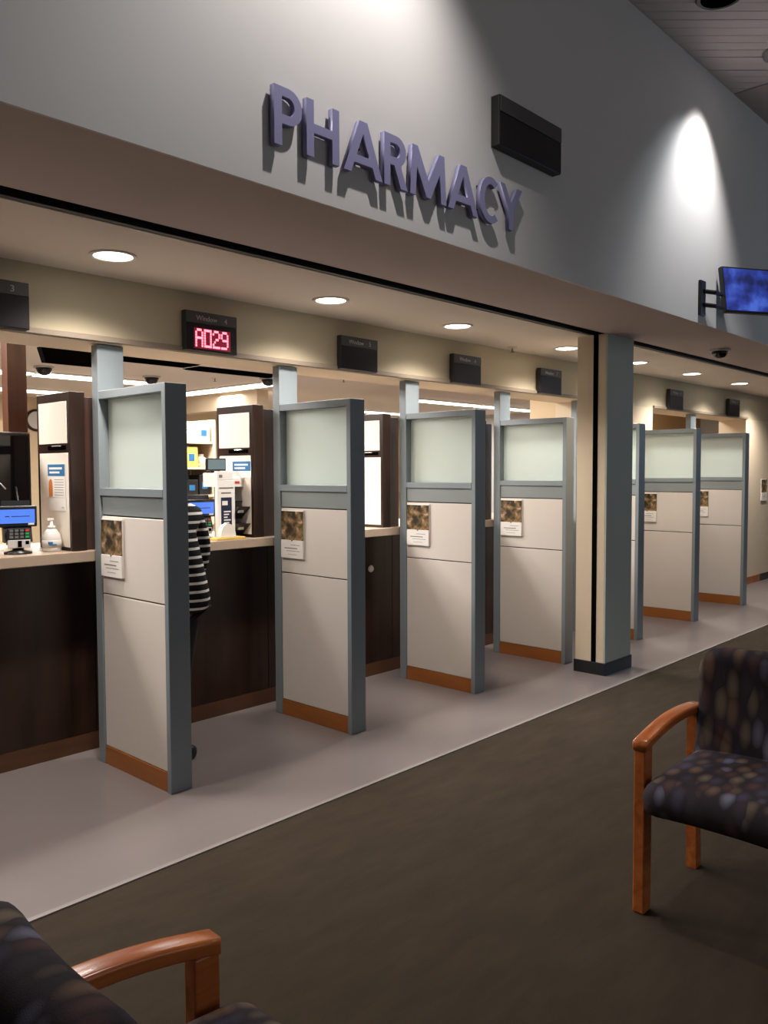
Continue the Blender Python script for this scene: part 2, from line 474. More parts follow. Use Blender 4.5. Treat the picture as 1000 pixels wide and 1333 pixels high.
# ------------------------------------------------------------------ recessed downlights under the soffit
def downlight(label, x, y, z, group, power=120):
    t = thing('downlight', label, 'light', (x, y, z), 0, group)
    bm = bmesh.new(); n = 28
    for i in range(n):
        a0, a1 = 2 * PI * i / n, 2 * PI * (i + 1) / n
        q = []
        for r_, z_ in ((0.112, -0.001), (0.112, -0.008), (0.094, -0.008), (0.090, -0.001)):
            q.append([(r_ * math.cos(a), r_ * math.sin(a), z_) for a in (a0, a1)])
        for k in range(3):
            bm.faces.new([bm.verts.new(v) for v in (q[k][0], q[k][1], q[k + 1][1], q[k + 1][0])])
    bmesh.ops.remove_doubles(bm, verts=bm.verts[:], dist=1e-5)
    bmesh.ops.recalc_face_normals(bm, faces=bm.faces[:])
    link('trim_ring', bm, M['chrome'], t)
    lathe('diffuser', M['lens'], t, [(0.090, -0.001), (0.090, -0.0035), (0.05, -0.006)], 28)
    l = bpy.data.lights.new('downlight_lamp', 'SPOT'); l.energy = power; l.spot_size = math.radians(140); l.spot_blend = 1.0
    l.color = WARM; l.shadow_soft_size = 0.07
    o = bpy.data.objects.new('downlight_lamp', l); COL.objects.link(o); o.parent = t; o.location = (0, 0, -0.03)
    return t
dl = [(2.06, 'lit round downlight in recess ceiling before the left grey post'),
      (3.50, 'lit round downlight in recess ceiling above window sign 5, second from left'),
      (4.75, 'lit round downlight in recess ceiling over the gap before window sign 6'),
      (6.26, 'lit round downlight in recess ceiling cut by left edge of pillar'),
      (7.57, 'lit round downlight touching right edge of the pillar top'),
      (8.86, 'lit round downlight above first sign right of the pillar'),
      (10.27, 'lit round downlight furthest away, right of the pillar'),
      (11.75, 'lit round downlight in recess ceiling beyond right picture edge')]
for x, lb in dl: downlight(lb, x, 3.71, ZS, 'downlights over the counters')
downlight('lit round downlight over the counter beyond left picture edge', 0.72, 3.71, ZS, 'downlights over the counters')

# ------------------------------------------------------------------ partitions
XP = [2.2097, 3.4675, 4.7049, 5.9359, 7.2347, 8.5395, 9.9501]
YF = 3.514
PL = ['grey framed counter partition nearest the viewer, white frosted pane and cream panels',
      'grey framed counter partition second from the left, in front of window 5',
      'grey framed counter partition third from the left, in front of window 6',
      'grey framed counter partition just left of the pillar',
      'grey framed counter partition mostly hidden behind the pillar',
      'grey framed counter partition second to the right of the pillar',
      'grey framed counter partition furthest to the right, by the cream end wall']
def partition():
    t = thing('partition', PL[0], 'partition', (XP[0], YF, 0.002), 0, 'grey partitions between the service windows')
    T, D, H = 0.122, 0.72, 2.033
    box('front_post', M['steel'], t, 0, T, 0, 0.035, 0, H, 0.003)
    box('tall_post', M['steel'], t, 0.0, 0.155, D - 0.065, D, 0, ZH - 0.012, 0.003, label='tall back post reaching up to the header')
    box('top_rail', M['steel'], t, 0.002, T - 0.002, 0.0355, D - 0.0655, H - 0.043, H, 0.002)
    box('glass_pane', M['glass'], t, 0.058, 0.066, 0.036, D - 0.066, 1.514, H - 0.0435, label='white frosted glass pane')
    box('middle_rail', M['steel'], t, 0.0, T, 0.0355, D - 0.0655, 1.472, 1.513, 0.002)
    box('fascia_panel', M['fascia'], t, 0.012, T - 0.012, 0.0355, D - 0.0655, 1.370, 1.4715)
    box('seam_filler', M['seam'], t, 0.02, T - 0.02, 0.036, D - 0.066, 0.0, 1.3695)
    box('upper_panel', M['panel'], t, 0.008, T - 0.008, 0.0365, D - 0.0665, 0.944, 1.362, 0.003, label='cream fabric upper panel')
    box('lower_panel', M['panel'], t, 0.008, T - 0.008, 0.0365, D - 0.0665, 0.103, 0.937, 0.003, label='cream fabric lower panel')
    box('wood_base', M['kick'], t, 0.004, T - 0.004, 0.0365, D - 0.0665, 0.0, 0.100, 0.002, label='orange brown wooden base')
    return t
p0 = partition()
for i in range(1, 7): dup(p0, (XP[i], YF, 0.002), PL[i])

# flyers fixed to the partitions
FL = ['photo flyer with white card on the nearest partition', 'photo flyer with white card on the second partition from the left',
      'photo flyer with white card on the third partition from the left', 'photo flyer with white card on the partition left of the pillar',
      None, 'photo flyer with white card on second partition right of the pillar',
      'photo flyer on the furthest partition, half hidden by the one before it']
def flyer():
    t = thing('flyer', FL[0], 'flyer', (XP[0], YF, 0.0), 0, 'photo flyers on the partitions')
    y0, y1 = 0.425, 0.640
    box('backing_card', M['paper'], t, -0.003, 0.0065, y0, y1, 1.042, 1.352)
    bm = bmesh.new(); b_box(bm, -0.005, -0.0032, y0, y1, 1.160, 1.345)
    link('photograph', bm, M['photo'][0], t, label='brown toned photograph of people outdoors')
    bm = bmesh.new(); b_box(bm, -0.009, -0.0032, y0, y1, 1.042, 1.158, 0.001)
    cd = link('message_card', bm, M['paper'], t, label='white card with a dark heading line')
    bm = bmesh.new()
    for z_, a, b, h_ in ((1.127, .03, .09, .003), (1.104, .055, .150, .006), (1.088, .03, .13, .003), (1.066, .06, .12, .002)):
        b_box(bm, -0.0098, -0.009, y0 + a, y0 + b + 0.03, z_, z_ + h_)
    link('print_lines', bm, M['ink'], cd)
    lathe('pin', M['track'], t, [(0.007, 0), (0.007, 0.006)], 10, (-0.006, (y0 + y1) / 2, 1.153))
    return t
f0 = flyer()
for i in range(1, 7):
    if FL[i]: dup(f0, (XP[i], YF, 0.0), FL[i])
fe = dup(f0, (12.50, YH - 0.02, 0.10), 'photo flyer on the cream end wall at the right picture edge', rz=-PI / 2)
fe.location = (12.99, YH - 0.0072, 0.115); fe.rotation_euler = (0, 0, PI / 2)

# ------------------------------------------------------------------ window signs on the header
def window_sign(x, num, label, led=None):
    t = thing('window_sign', label, 'sign', (x, YH, 2.302), 0, 'window number signs on the header')
    w, h, d = 0.362, 0.228, 0.055
    box('housing', M['housing'], t, 0, w, -d, -0.0145, 0, h, 0.004)
    bd = box('number_band', M['band'], t, 0.004, w - 0.004, -d - 0.006, -d - 0.0005, h - 0.068, h - 0.003, 0.001)
    text_part('lettering', 'Window', M['signtext'], bd, 0.070, 0.215, h - 0.052, h - 0.024, -d - 0.0065, 0.0015)
    text_part('numeral', num, M['signtext'], bd, 0.268, 0.268 + (0.018 if num != '1' else 0.008), h - 0.053, h - 0.023, -d - 0.0065, 0.0015)
    sc = box('display_lens', M['window'], t, 0.004, w - 0.004, -d - 0.004, -d - 0.0005, 0.004, h - 0.072, 0.001)
    if led:
        glyph = {'A': ['01110', '10001', '10001', '11111', '10001', '10001', '10001'], '0': ['11111', '10001', '10001', '10001', '10001', '10001', '11111'],
                 '2': ['01110', '10001', '00001', '00110', '01000', '10000', '11111'], '9': ['01110', '10001', '10001', '01111', '00001', '00001', '11110']}
        box('led_field', M['ledglow'], t, 0.055, 0.310, -d - 0.0055, -d - 0.0042, 0.014, 0.132)
        x_ = 0.068; pit = 0.0104
        for ch in led:
            bm = bmesh.new()
            for r_, row in enumerate(glyph[ch]):
                for c_, v in enumerate(row):
                    if v == '1':
                        cx, cz = x_ + c_ * pit, 0.121 - r_ * 0.0152
                        b_box(bm, cx - 0.0046, cx + 0.0046, -d - 0.0085, -d - 0.0057, cz - 0.0062, cz + 0.0062)
            link('led_character', bm, M['led'], t, label='red lit character ' + ch)
            x_ += 0.0595
    return t
window_sign(1.452, '3', 'dark unlit window sign numbered 3 cut by the left picture edge')
window_sign(2.710, '4', 'dark window 4 sign with red lit ticket number A029', 'A029')
window_sign(3.945, '5', 'dark unlit window 5 sign, next right of the red lit sign')
window_sign(5.180, '6', 'dark unlit window 6 sign, second right of the red lit sign')
window_sign(6.440, '7', 'dark unlit window 7 sign, last before the pillar')
window_sign(9.160, '8', 'dark unlit window sign, first to the right of the pillar')
window_sign(10.96, '9', 'dark unlit window sign, second to the right of the pillar')

# ------------------------------------------------------------------ PHARMACY lettering, wall display
def arc(cx, cy, rx, ry, a0, a1, n=14):
    return [(cx + rx * math.cos(math.radians(a0 + (a1 - a0) * i / n)), cy + ry * math.sin(math.radians(a0 + (a1 - a0) * i / n))) for i in range(n + 1)]
def glyph_loops(ch, W, t=0.175):
    q = t * 0.9
    if ch == 'P':
        r = 0.31; c = (W - r, 0.69)
        return [[(0, 0), (t, 0), (t, 0.38)] + arc(c[0], c[1], r, r, -90, 90) + [(0, 1)], [(t, 0.38 + q)] + arc(c[0], c[1], r - t, r - q, -90, 90) + [(t, 1 - q)]]
    if ch == 'R':
        r = 0.29; c = (W - r - 0.05, 0.71)
        return [[(0, 0), (t, 0), (t, 0.42), (c[0] - 0.06, 0.42), (W - 0.21, 0), (W, 0), (c[0] + 0.12, 0.445)] + arc(c[0], c[1], r, r, -62, 90) + [(0, 1)],
                [(t, 0.42 + q)] + arc(c[0], c[1], r - t, r - q, -90, 90) + [(t, 1 - q)]]
    if ch == 'H':
        return [[(0, 0), (t, 0), (t, 0.43), (W - t, 0.43), (W - t, 0), (W, 0), (W, 1), (W - t, 1), (W - t, 0.59), (t, 0.59), (t, 1), (0, 1)]]
    if ch == 'A':
        k = 0.78; f = lambda y: t * 1.1 + (W / 2 - t * 1.1) * y / k
        return [[(0, 0), (f(0), 0), (f(.20), .20), (W - f(.20), .20), (W - f(0), 0), (W, 0), (W / 2 + .105, 1), (W / 2 - .105, 1)], [(f(.35), .35), (W - f(.35), .35), (W / 2, k)]]
    if ch == 'M':
        return [[(0, 0), (t, 0), (t + .04, .60), (W / 2 - .07, .03), (W / 2 + .07, .03), (W - t - .04, .60), (W - t, 0), (W, 0), (W - .07, 1), (W - .24, 1), (W / 2, .36), (.24, 1), (.07, 1)]]
    if ch == 'C':
        return [arc(W * .54, .5, W * .54, .5, 52, 308, 26) + arc(W * .54, .5, W * .54 - t, .5 - q, 305, 55, 26)]
    return [[(W / 2 - t / 2, 0), (W / 2 + t / 2, 0), (W / 2 + t / 2, .42), (W, 1), (W - .2, 1), (W / 2, .60), (.2, 1), (0, 1), (W / 2 - t / 2, .42)]]
def raised_letter(ch, x0, x1, z0, z1, y_front, depth, parent):
    H = z1 - z0
    cu = bpy.data.curves.new('letter', 'CURVE'); cu.dimensions = '2D'; cu.fill_mode = 'BOTH'; cu.extrude = depth / 2 / H
    for lp in glyph_loops(ch, (x1 - x0) / H):
        sp = cu.splines.new('POLY'); sp.points.add(len(lp) - 1); sp.use_cyclic_u = True
        for p_, v in zip(sp.points, lp): p_.co = (v[0], v[1], 0, 1)
    t_ = bpy.data.objects.new('letter', cu); COL.objects.link(t_)
    me = bpy.data.meshes.new_from_object(t_.evaluated_get(bpy.context.evaluated_depsgraph_get()))
    bpy.data.objects.remove(t_); bpy.data.curves.remove(cu)
    for v in me.vertices: v.co = (x0 + v.co.x * H, y_front + depth / 2 - v.co.z * H, z0 + v.co.y * H)
    bm = bmesh.new(); bm.from_mesh(me); bmesh.ops.remove_doubles(bm, verts=bm.verts[:], dist=1e-5)
    bmesh.ops.recalc_face_normals(bm, faces=bm.faces[:])
    bpy.data.meshes.remove(me)
    return link('letter', bm, M['letter'], parent, label='raised letter ' + ch)
ph = thing('pharmacy_sign', 'violet raised letters spelling PHARMACY on the pale bulkhead wall', 'sign', (0, YW, 0))
for ch, a, b in (('P', 1.965, 2.100), ('H', 2.122, 2.292), ('A', 2.316, 2.539), ('R', 2.550, 2.697), ('M', 2.712, 2.960), ('A', 2.972, 3.200), ('C', 3.212, 3.378), ('Y', 3.376, 3.568)):
    z0, z1 = (2.790, 3.008) if ch == 'C' else (2.793, 3.005)
    o = raised_letter(ch, a, b, z0, z1, -0.035, 0.023, ph)
    for zz in (2.84, 2.95):
        xx = a + 0.02 if ch in 'PHRM' else (a + b) / 2
        if ch in 'AY': zz = 2.90 if ch == 'A' else 2.84
        if ch == 'C': xx = a + 0.02
        box('standoff', M['track'], o, xx - 0.004, xx + 0.004, -0.0118, 0.0, zz, zz + 0.008)
        if ch in 'AY': break
wd = thing('wall_display', 'dark switched off display box on the wall right of PHARMACY', 'display', (3.346, YW, 3.170))
box('housing', M['housing'], wd, 0, 0.565, -0.05, 0, 0, 0.24, 0.004)
box('upper_band', M['band'], wd, 0.006, 0.559, -0.056, -0.0505, 0.160, 0.236, 0.001)
box('display_lens', M['window'], wd, 0.006, 0.559, -0.054, -0.0505, 0.004, 0.156, 0.001)

# ------------------------------------------------------------------ television on its wall mount
tm = thing('tv_mount', 'black wall mount arms holding the television at the right', 'bracket', (5.89, YW, 2.70))
box('wall_plate', M['plastic'], tm, -0.045, 0.045, -0.02, 0, 0.0, 0.245, 0.004)
for z_ in (0.06, 0.155):
    bm = bmesh.new(); b_tube(bm, [(0, -0.02, z_ + 0.015), (0.10, -0.060, z_ + 0.015), (0.205, -0.075, z_ + 0.015)], 0.016, 8)
    link('swing_arm', bm, M['plastic'], tm)
tv = thing('television', 'flat television with a blue picture at the right picture edge', 'television', (6.105, 2.315, 2.745))
dx = Vector((0.857, -0.515, 0)); tv.rotation_euler = (math.radians(-9), 0, math.atan2(-0.515, 0.857))
box('tv_body', M['plastic'], tv, 0.0, 0.62, 0.0, 0.04, 0.0, 0.345, 0.006)
box('screen', M['tvpic'], tv, 0.014, 0.606, -0.002, -0.0002, 0.016, 0.331, label='screen showing a blue picture')
box('mount_plate', M['plastic'], tv, 0.04, 0.30, 0.04, 0.055, 0.08, 0.25)

# security dome in the soffit
def dome(label, x, y, z, cat='camera', grp=None, s=1.0):
    t = thing('dome_camera', label, cat, (x, y, z), 0, grp)
    lathe('mount_ring', M['lgray'], t, [(0.085 * s, -0.018), (0.085 * s, -0.0005)], 20)
    lathe('dome', M['gloss'], t, [(0.012 * s, -0.078 * s), (0.045 * s, -0.066 * s), (0.063 * s, -0.04 * s), (0.068 * s, -0.0185)], 20)
    return t
dome('dark security dome camera under the bulkhead right of the pillar', 7.271, 2.80, ZS)

def sprinkler(label, x, y, z):
    t = thing('sprinkler_head', label, 'sprinkler', (x, y, z))
    lathe('escutcheon', M['chrome'], t, [(0.034, -0.008), (0.038, -0.0005)], 16)
    lathe('deflector', M['silver'], t, [(0.006, -0.045), (0.022, -0.044), (0.022, -0.041), (0.007, -0.040), (0.009, -0.0085)], 12)
sprinkler('small sprinkler head in the recess ceiling above window sign 7', 5.90, 4.02, ZS)
sprinkler('small sprinkler head in work room ceiling left of window sign 5 post', 6.03, 8.47, 2.75)
sprinkler('small sprinkler head in work room ceiling right of second partition', 7.20, 7.41, 2.75)

# lobby ceiling fixtures
t = thing('recessed_light', 'dark round recessed fixture in lobby ceiling at the top picture edge', 'light', (5.08, 1.99, ZL))
lathe('trim_ring', M['housing'], t, [(0.13, -0.012), (0.14, -0.0005)], 24)
lathe('baffle', M['slot'], t, [(0.105, -0.016), (0.11, -0.0125)], 24)
t = thing('recessed_light', 'shiny round fixture in the plank ceiling at the right picture edge', 'light', (6.02, 1.95, ZL))
lathe('trim_ring', M['silver'], t, [(0.07, -0.05), (0.10, -0.03), (0.11, -0.0005)], 24)
lathe('lens', M['lens'], t, [(0.05, -0.056), (0.06, -0.0505)], 24)

# ------------------------------------------------------------------ service counters
def counter(x0, x1, label, lock=None):
    t = thing('service_counter', label, 'counter', (0, 0, 0.002), 0, None)
    box('worktop', M['top'], t, x0, x1, 4.245, 4.98, 1.109, 1.168, 0.004, label='beige laminate worktop')
    n = max(1, round((x1 - x0) / 1.235)); w = (x1 - x0) / n
    for i in range(n):
        box('front_panel', M['espresso'], t, x0 + i * w + 0.002, x0 + (i + 1) * w - 0.002, 4.44, 4.462, 0.102, 1.1085, 0.0015, label='dark brown front panel')
    box('carcass', M['espresso'], t, x0 + 0.01, x1 - 0.01, 4.4625, 4.95, 0.0, 1.1085)
    box('kick_board', M['counter_kick'], t, x0, x1, 4.438, 4.462, 0.0, 0.100, label='brown wooden kick board')
    if lock:
        lathe('lock_knob', M['bottlew'], t, [(0.024, 0), (0.028, 0.008), (0.020, 0.020)], 16)
        k = [c for c in t.children if c.name.startswith('lock_knob')][0]
        k.rotation_euler = (PI / 2, 0, 0); k.location = (lock, 4.4395, 0.842)
    return t
counter(-1.5, 7.38, 'long service counter with beige top and dark brown front, left of pillar', 4.589)
counter(8.86, 11.70, 'service counter in the bay to the right of the pillar')

# tall brown cabinets standing on the counter between windows
ZC = 1.171
def cabinet(label, x, y):
    t = thing('counter_cabinet', label, 'cabinet', (x, y, ZC), 0, 'brown divider cabinets on the counter')
    box('side_panel', M['espresso'], t, 0, 0.088, 0, 0.395, 0, 0.865, 0.003)
    box('front_panel', M['walnut'], t, 0.0885, 0.215, 0.035, 0.395, 0, 0.842, 0.003)
    box('upper_board', M['white'], t, -0.004, -0.0003, 0.032, 0.365, 0.587, 0.815, 0.001, label='blank white board above the slot')
    box('lower_board', M['white'], t, -0.004, -0.0003, 0.022, 0.362, 0.020, 0.535, 0.001, label='white board below the slot')
    box('slot_recess', M['slot'], t, -0.003, -0.0003, 0.05, 0.26, 0.552, 0.576)
    bm = bmesh.new(); b_tube(bm, [(-0.0005, 0.10, 0.572), (-0.02, 0.10, 0.572), (-0.02, 0.17, 0.572), (-0.0005, 0.17, 0.572)], 0.004, 6)
    link('pull_handle', bm, M['silver'], t)
    return t
CL = ['dark brown counter cabinet with blue headed poster, behind the nearest partition', 'dark brown counter cabinet behind the paper dispenser and second partition',
      'dark brown counter cabinet seen between second and third partitions', 'dark brown counter cabinet seen between third and fourth partitions']
CX = [(2.105, 4.285), (3.345, 4.290), (4.575, 4.285), (5.81, 4.285)]
c0 = cabinet(CL[0], *CX[0])
for i in (1, 2, 3): dup(c0, (CX[i][0], CX[i][1], ZC), CL[i])

# poster and plain sheet on the first cabinet
po = thing('poster', 'small poster with blue heading and figure on white cabinet board', 'poster', (2.0995, 4.34, 1.462))
box('sheet', M['paper'], po, -0.0012, 0, 0, 0.205, 0, 0.185)
hd = box('heading_band', M['blue'], po, -0.002, -0.0013, 0.002, 0.203, 0.118, 0.182, label='blue heading band')
bm = bmesh.new(); b_box(bm, -0.0026, -0.0021, 0.03, 0.185, 0.154, 0.166); b_box(bm, -0.0026, -0.0021, 0.06, 0.180, 0.132, 0.143)
link('heading_lines', bm, M['paper'], hd)
fg = bmesh.new(); b_prism(fg, [(0.150, 0.004), (0.192, 0.004), (0.194, 0.05), (0.190, 0.085), (0.180, 0.10), (0.162, 0.10), (0.152, 0.085), (0.148, 0.05)], 'x', -0.0021, -0.0013)
link('printed_figure', fg, M['orange'], po, label='printed figure in a pale shirt')
bm = bmesh.new()
for k in range(7): b_box(bm, -0.0018, -0.0013, 0.015, 0.125, 0.012 + k * 0.014, 0.015 + k * 0.014)
link('text_lines', bm, M['ink'], po)
nt = thing('notice', 'plain white sheet hung below the blue headed poster', 'paper', (2.0995, 4.335, 1.388))
box('sheet', M['paper'], nt, -0.0010, 0, 0, 0.20, 0, 0.072)
bm = bmesh.new(); b_box(bm, -0.0016, -0.0011, 0.02, 0.05, 0.015, 0.024); link('print_lines', bm, M['lgray'], nt)

p2 = thing('poster', 'white sheet with blue heading on cabinet board above the white printer', 'poster', (3.3385, 4.305, 1.560))
box('sheet', M['paper'], p2, -0.0012, 0, 0, 0.215, 0, 0.12)
hd = box('heading_band', M['blue'], p2, -0.002, -0.0013, 0.004, 0.195, 0.045, 0.108, label='blue heading band')
bm = bmesh.new(); b_box(bm, -0.0026, -0.0021, 0.03, 0.175, 0.080, 0.092); b_box(bm, -0.0026, -0.0021, 0.06, 0.175, 0.058, 0.069)
link('heading_lines', bm, M['paper'], hd)

# ------------------------------------------------------------------ things on the counter at window 3
mo = thing('computer_monitor', 'black computer screen with its stand at the left picture edge', 'monitor', (1.72, 4.78, 1.171), math.radians(8))
box('bezel', M['plastic'], mo, -0.34, 0.40, -0.03, 0.02, 0.12, 0.655, 0.005)
box('screen', M['gloss'], mo, -0.325, 0.385, -0.0325, -0.0305, 0.140, 0.640, label='dark glossy screen')
box('top_edge', M['silver'], mo, -0.34, 0.40, -0.028, 0.018, 0.6555, 0.662, label='silver top edge')
box('stand', M['plastic'], mo, -0.03, 0.03, -0.01, 0.03, 0.012, 0.30)
box('foot', M['plastic'], mo, -0.12, 0.12, -0.09, 0.10, 0.0, 0.011, 0.003)

def terminal(label, x, y, rz):
    t = thing('card_terminal', label, 'card terminal', (x, y, 1.171), rz, 'card terminals on the counter')
    lathe('stand', M['plastic'], t, [(0.07, 0), (0.07, 0.008), (0.03, 0.018), (0.024, 0.06)], 18)
    bm = bmesh.new(); b_prism(bm, [(-0.02, 0.060), (0.045, 0.060), (0.075, 0.27), (0.045, 0.28), (0.02, 0.165)], 'x', -0.07, 0.07)
    link('body', bm, M['plastic'], t)
    bm = bmesh.new(); b_box(bm, -0.055, 0.055, -0.040, -0.022, 0.032, 0.074, 0.002); link('front_label', bm, M['lgray'], t, label='white barcode label')
    bm = bmesh.new(); b_box(bm, -0.008, 0.012, -0.0412, -0.0405, 0.036, 0.070); b_box(bm, 0.030, 0.048, -0.0412, -0.0405, 0.05, 0.068); link('label_print', bm, M['slot'], t)
    bm = bmesh.new(); b_box(bm, -0.062, 0.062, 0.0, 0.0, 0, 0); bm.free()
    hd = box('screen_housing', M['plastic'], t, -0.098, 0.098, 0.0, 0.035, 0.140, 0.252, 0.006)
    box('screen', M['bluescreen'], hd, -0.086, 0.086, -0.0022, -0.0004, 0.160, 0.234, label='lit blue screen')
    bm = bmesh.new(); b_box(bm, -0.06, -0.04, -0.0030, -0.0023, 0.195, 0.200); b_box(bm, -0.03, 0.06, -0.0030, -0.0023, 0.195, 0.199); link('screen_text', bm, M['navy'], hd)
    bm = bmesh.new(); b_box(bm, 0.052, 0.082, -0.0030, -0.0023, 0.150, 0.160); link('sticker', bm, M['paper'], hd)
    kp = box('keypad', M['plastic'], t, -0.055, 0.055, -0.026, -0.004, 0.078, 0.136, 0.003)
    for r_ in range(3):
        for c_ in range(4):
            mt = M['grayp'] if c_ < 3 else (M['redp'] if r_ == 2 else M['green'])
            box('key', mt, kp, -0.045 + c_ * 0.026, -0.027 + c_ * 0.026, -0.0295, -0.0265, 0.083 + r_ * 0.017, 0.095 + r_ * 0.017, 0.001)
    return t
ta = terminal('card terminal with lit blue screen beside the sanitizer bottle', 1.862, 4.40, math.radians(-14))
dup(ta, (3.065, 4.47, 1.171), 'card terminal with lit blue screen beside the striped shirt', rz=math.radians(-10))

bo = thing('sanitizer_bottle', 'milky pump bottle with a blue label on the beige counter', 'bottle', (2.078, 4.452, 1.171) if False else (2.045, 4.40, 1.171))
lathe('bottle_body', M['clear'], bo, [(0.046, 0), (0.049, 0.006), (0.049, 0.066), (0.045, 0.09), (0.030, 0.115), (0.020, 0.122)], 24)
lathe('label_band', M['lgray'], bo, [(0.0495, 0.020), (0.0495, 0.062)], 24)
bm = bmesh.new(); b_box(bm, -0.036, -0.016, -0.0465, -0.034, 0.042, 0.054); b_box(bm, -0.03, 0.004, -0.0515, -0.040, 0.034, 0.040); link('label_mark', bm, M['blue'], bo)
lathe('pump_collar', M['bottlew'], bo, [(0.021, 0.1225), (0.021, 0.136), (0.010, 0.140), (0.007, 0.165)], 16)
bm = bmesh.new(); b_box(bm, -0.026, 0.012, -0.009, 0.009, 0.1655, 0.180, 0.003); link('pump_head', bm, M['bottlew'], bo)
cl = tube('power_cord', M['lgray'], None, [(1.70, 4.62, 1.48), (1.74, 4.60, 1.530), (1.80, 4.60, 1.552), (1.86, 4.60, 1.54), (1.89, 4.61, 1.51)], [0.008, 0.006, 0.005, 0.004, 0.004], 8)
cl2 = thing('desk_lamp', 'small curved grey lamp arm standing before the black screen', 'lamp', (1.70, 4.62, 1.171))
cl.parent = cl2; cl.matrix_parent_inverse = Matrix.Translation((-1.70, -4.62, -1.171)); cl.name = 'curved_arm'
lathe('lamp_base', M['plastic'], cl2, [(0.045, 0), (0.045, 0.012), (0.01, 0.016), (0.008, 0.31)], 16)
wr = tag(tube('cable', M['plastic'], None, [(1.985, 4.62, 1.178), (1.99, 4.63, 1.30), (1.98, 4.66, 1.42), (1.975, 4.68, 1.52)], 0.005, 6), 'thin dark cable between the black screen and brown cabinet', 'cable')
yp = tag(box('note_pad', M['yellow'], None, 1.66, 1.76, 4.42, 4.52, 1.171, 1.186), 'yellow note pad at the left edge of the counter', 'note pad')

# ------------------------------------------------------------------ things on the counter at window 4
ds = thing('leaflet_dispenser', 'upright white leaflet stand with dark blue label panel', 'stand', (3.173, 4.350, 1.171), 0.0)
box('back_plate', M['paper'], ds, -0.068, 0.068, 0.0, 0.03, 0.0, 0.375, 0.002)
pn_ = box('label_panel', M['navy'], ds, -0.042, 0.040, -0.002, -0.0003, 0.05, 0.265, label='dark blue label panel')
bm = bmesh.new(); b_box(bm, -0.034, 0.008, -0.0028, -0.0021, 0.215, 0.243); link('label_tag', bm, M['paper'], pn_); bm = bmesh.new()
for k in range(6): b_box(bm, -0.022, 0.018 + 0.012 * ((k * 7) % 3 - 1), -0.0028, -0.0021, 0.08 + k * 0.018, 0.088 + k * 0.018)
link('label_lines', bm, M['paper'], pn_)
bm = bmesh.new(); b_box(bm, -0.055, 0.055, -0.0015, -0.0003, 0.322, 0.330); b_box(bm, -0.04, 0.035, -0.0015, -0.0003, 0.290, 0.298); link('heading_lines', bm, M['ink'], ds)
box('top_block', M['paper'], ds, -0.068, 0.055, 0.0, 0.034, 0.3755, 0.432, 0.003)
bm = bmesh.new(); b_box(bm, -0.055, -0.030, -0.0015, -0.0003, 0.392, 0.410); link('logo_mark', bm, M['ink'], ds)
td = thing('tape_dispenser', 'white round tape roll stand on yellow pad', 'tape', (3.135, 4.300, 1.190), 0.0)
bm = bmesh.new(); n = 26
pts = [(0.058 * math.cos(PI * i / n - 0.0), 0.0 + 0.082 * math.sin(PI * i / n)) for i in range(n + 1)]
b_prism(bm, pts, 'y', -0.02, 0.02); link('roll', bm, M['bottlew'], td)
box('foot', M['lgray'], td, -0.07, 0.07, -0.025, 0.025, -0.003, -0.0005)
tag(box('note_pad', M['yellow'], None, 3.03, 3.25, 4.257, 4.347, 1.171, 1.186, 0.002), 'yellow pad beneath the white tape roll stand', 'note pad')
rt = thing('tray_rack', 'black rack of letter trays against the brown cabinet', 'rack', (3.241, 4.400, 1.171))
box('side_frame', M['plastic'], rt, -0.006, 0.0, 0, 0.17, 0, 0.33)
box('back_frame', M['plastic'], rt, 0.0005, 0.096, 0.16, 0.17, 0, 0.33)
for k, z_ in enumerate((0.01, 0.12, 0.23)):
    tr = box('shelf_board', M['plastic'], rt, 0.0005, 0.096, 0, 0.1595, z_, z_ + 0.006)
for k, (z_, nm) in enumerate(((0.017, 'lower black bin with a white label in the tray rack'), (0.127, 'upper black bin with a white label in the tray rack'))):
    bt = thing('black_bin', nm, 'bin', (3.2425, 4.400, 1.171 + z_), 0, 'black bins in the tray rack')
    bm = bmesh.new()
    b_prism(bm, [(0.0, 0.0), (0.155, 0.0), (0.155, 0.075), (-0.085, 0.075), (-0.085, 0.07)], 'x', 0.001, 0.093)
    link('bin_body', bm, M['plastic'], bt)
    box('label', M['paper'], bt, 0.016, 0.056, -0.064, -0.052, 0.036, 0.058)
bp = thing('label_printer', 'white box shaped printer with sloping top on the tray rack', 'printer', (3.195, 4.386, 1.503))
bm = bmesh.new(); b_prism(bm, [(0.0, 0.0), (0.17, 0.0), (0.17, 0.09), (0.12, 0.09), (0.0, 0.055)], 'x', -0.055, 0.14); link('body', bm, M['bottlew'], bp)
box('red_badge', M['redp'], bp, 0.07, 0.11, -0.002, -0.0003, 0.02, 0.035)
sm = thing('small_display', 'small grey display standing on top of the white printer', 'display', (3.215, 4.53, 1.594))
box('stand', M['plastic'], sm, -0.03, 0.03, -0.02, 0.005, 0.0, 0.012)
box('bezel', M['plastic'], sm, -0.075, 0.075, -0.02, 0.0, 0.0125, 0.095, 0.003)
box('screen', M['graymon'], sm, -0.067, 0.067, -0.0222, -0.0204, 0.022, 0.087)

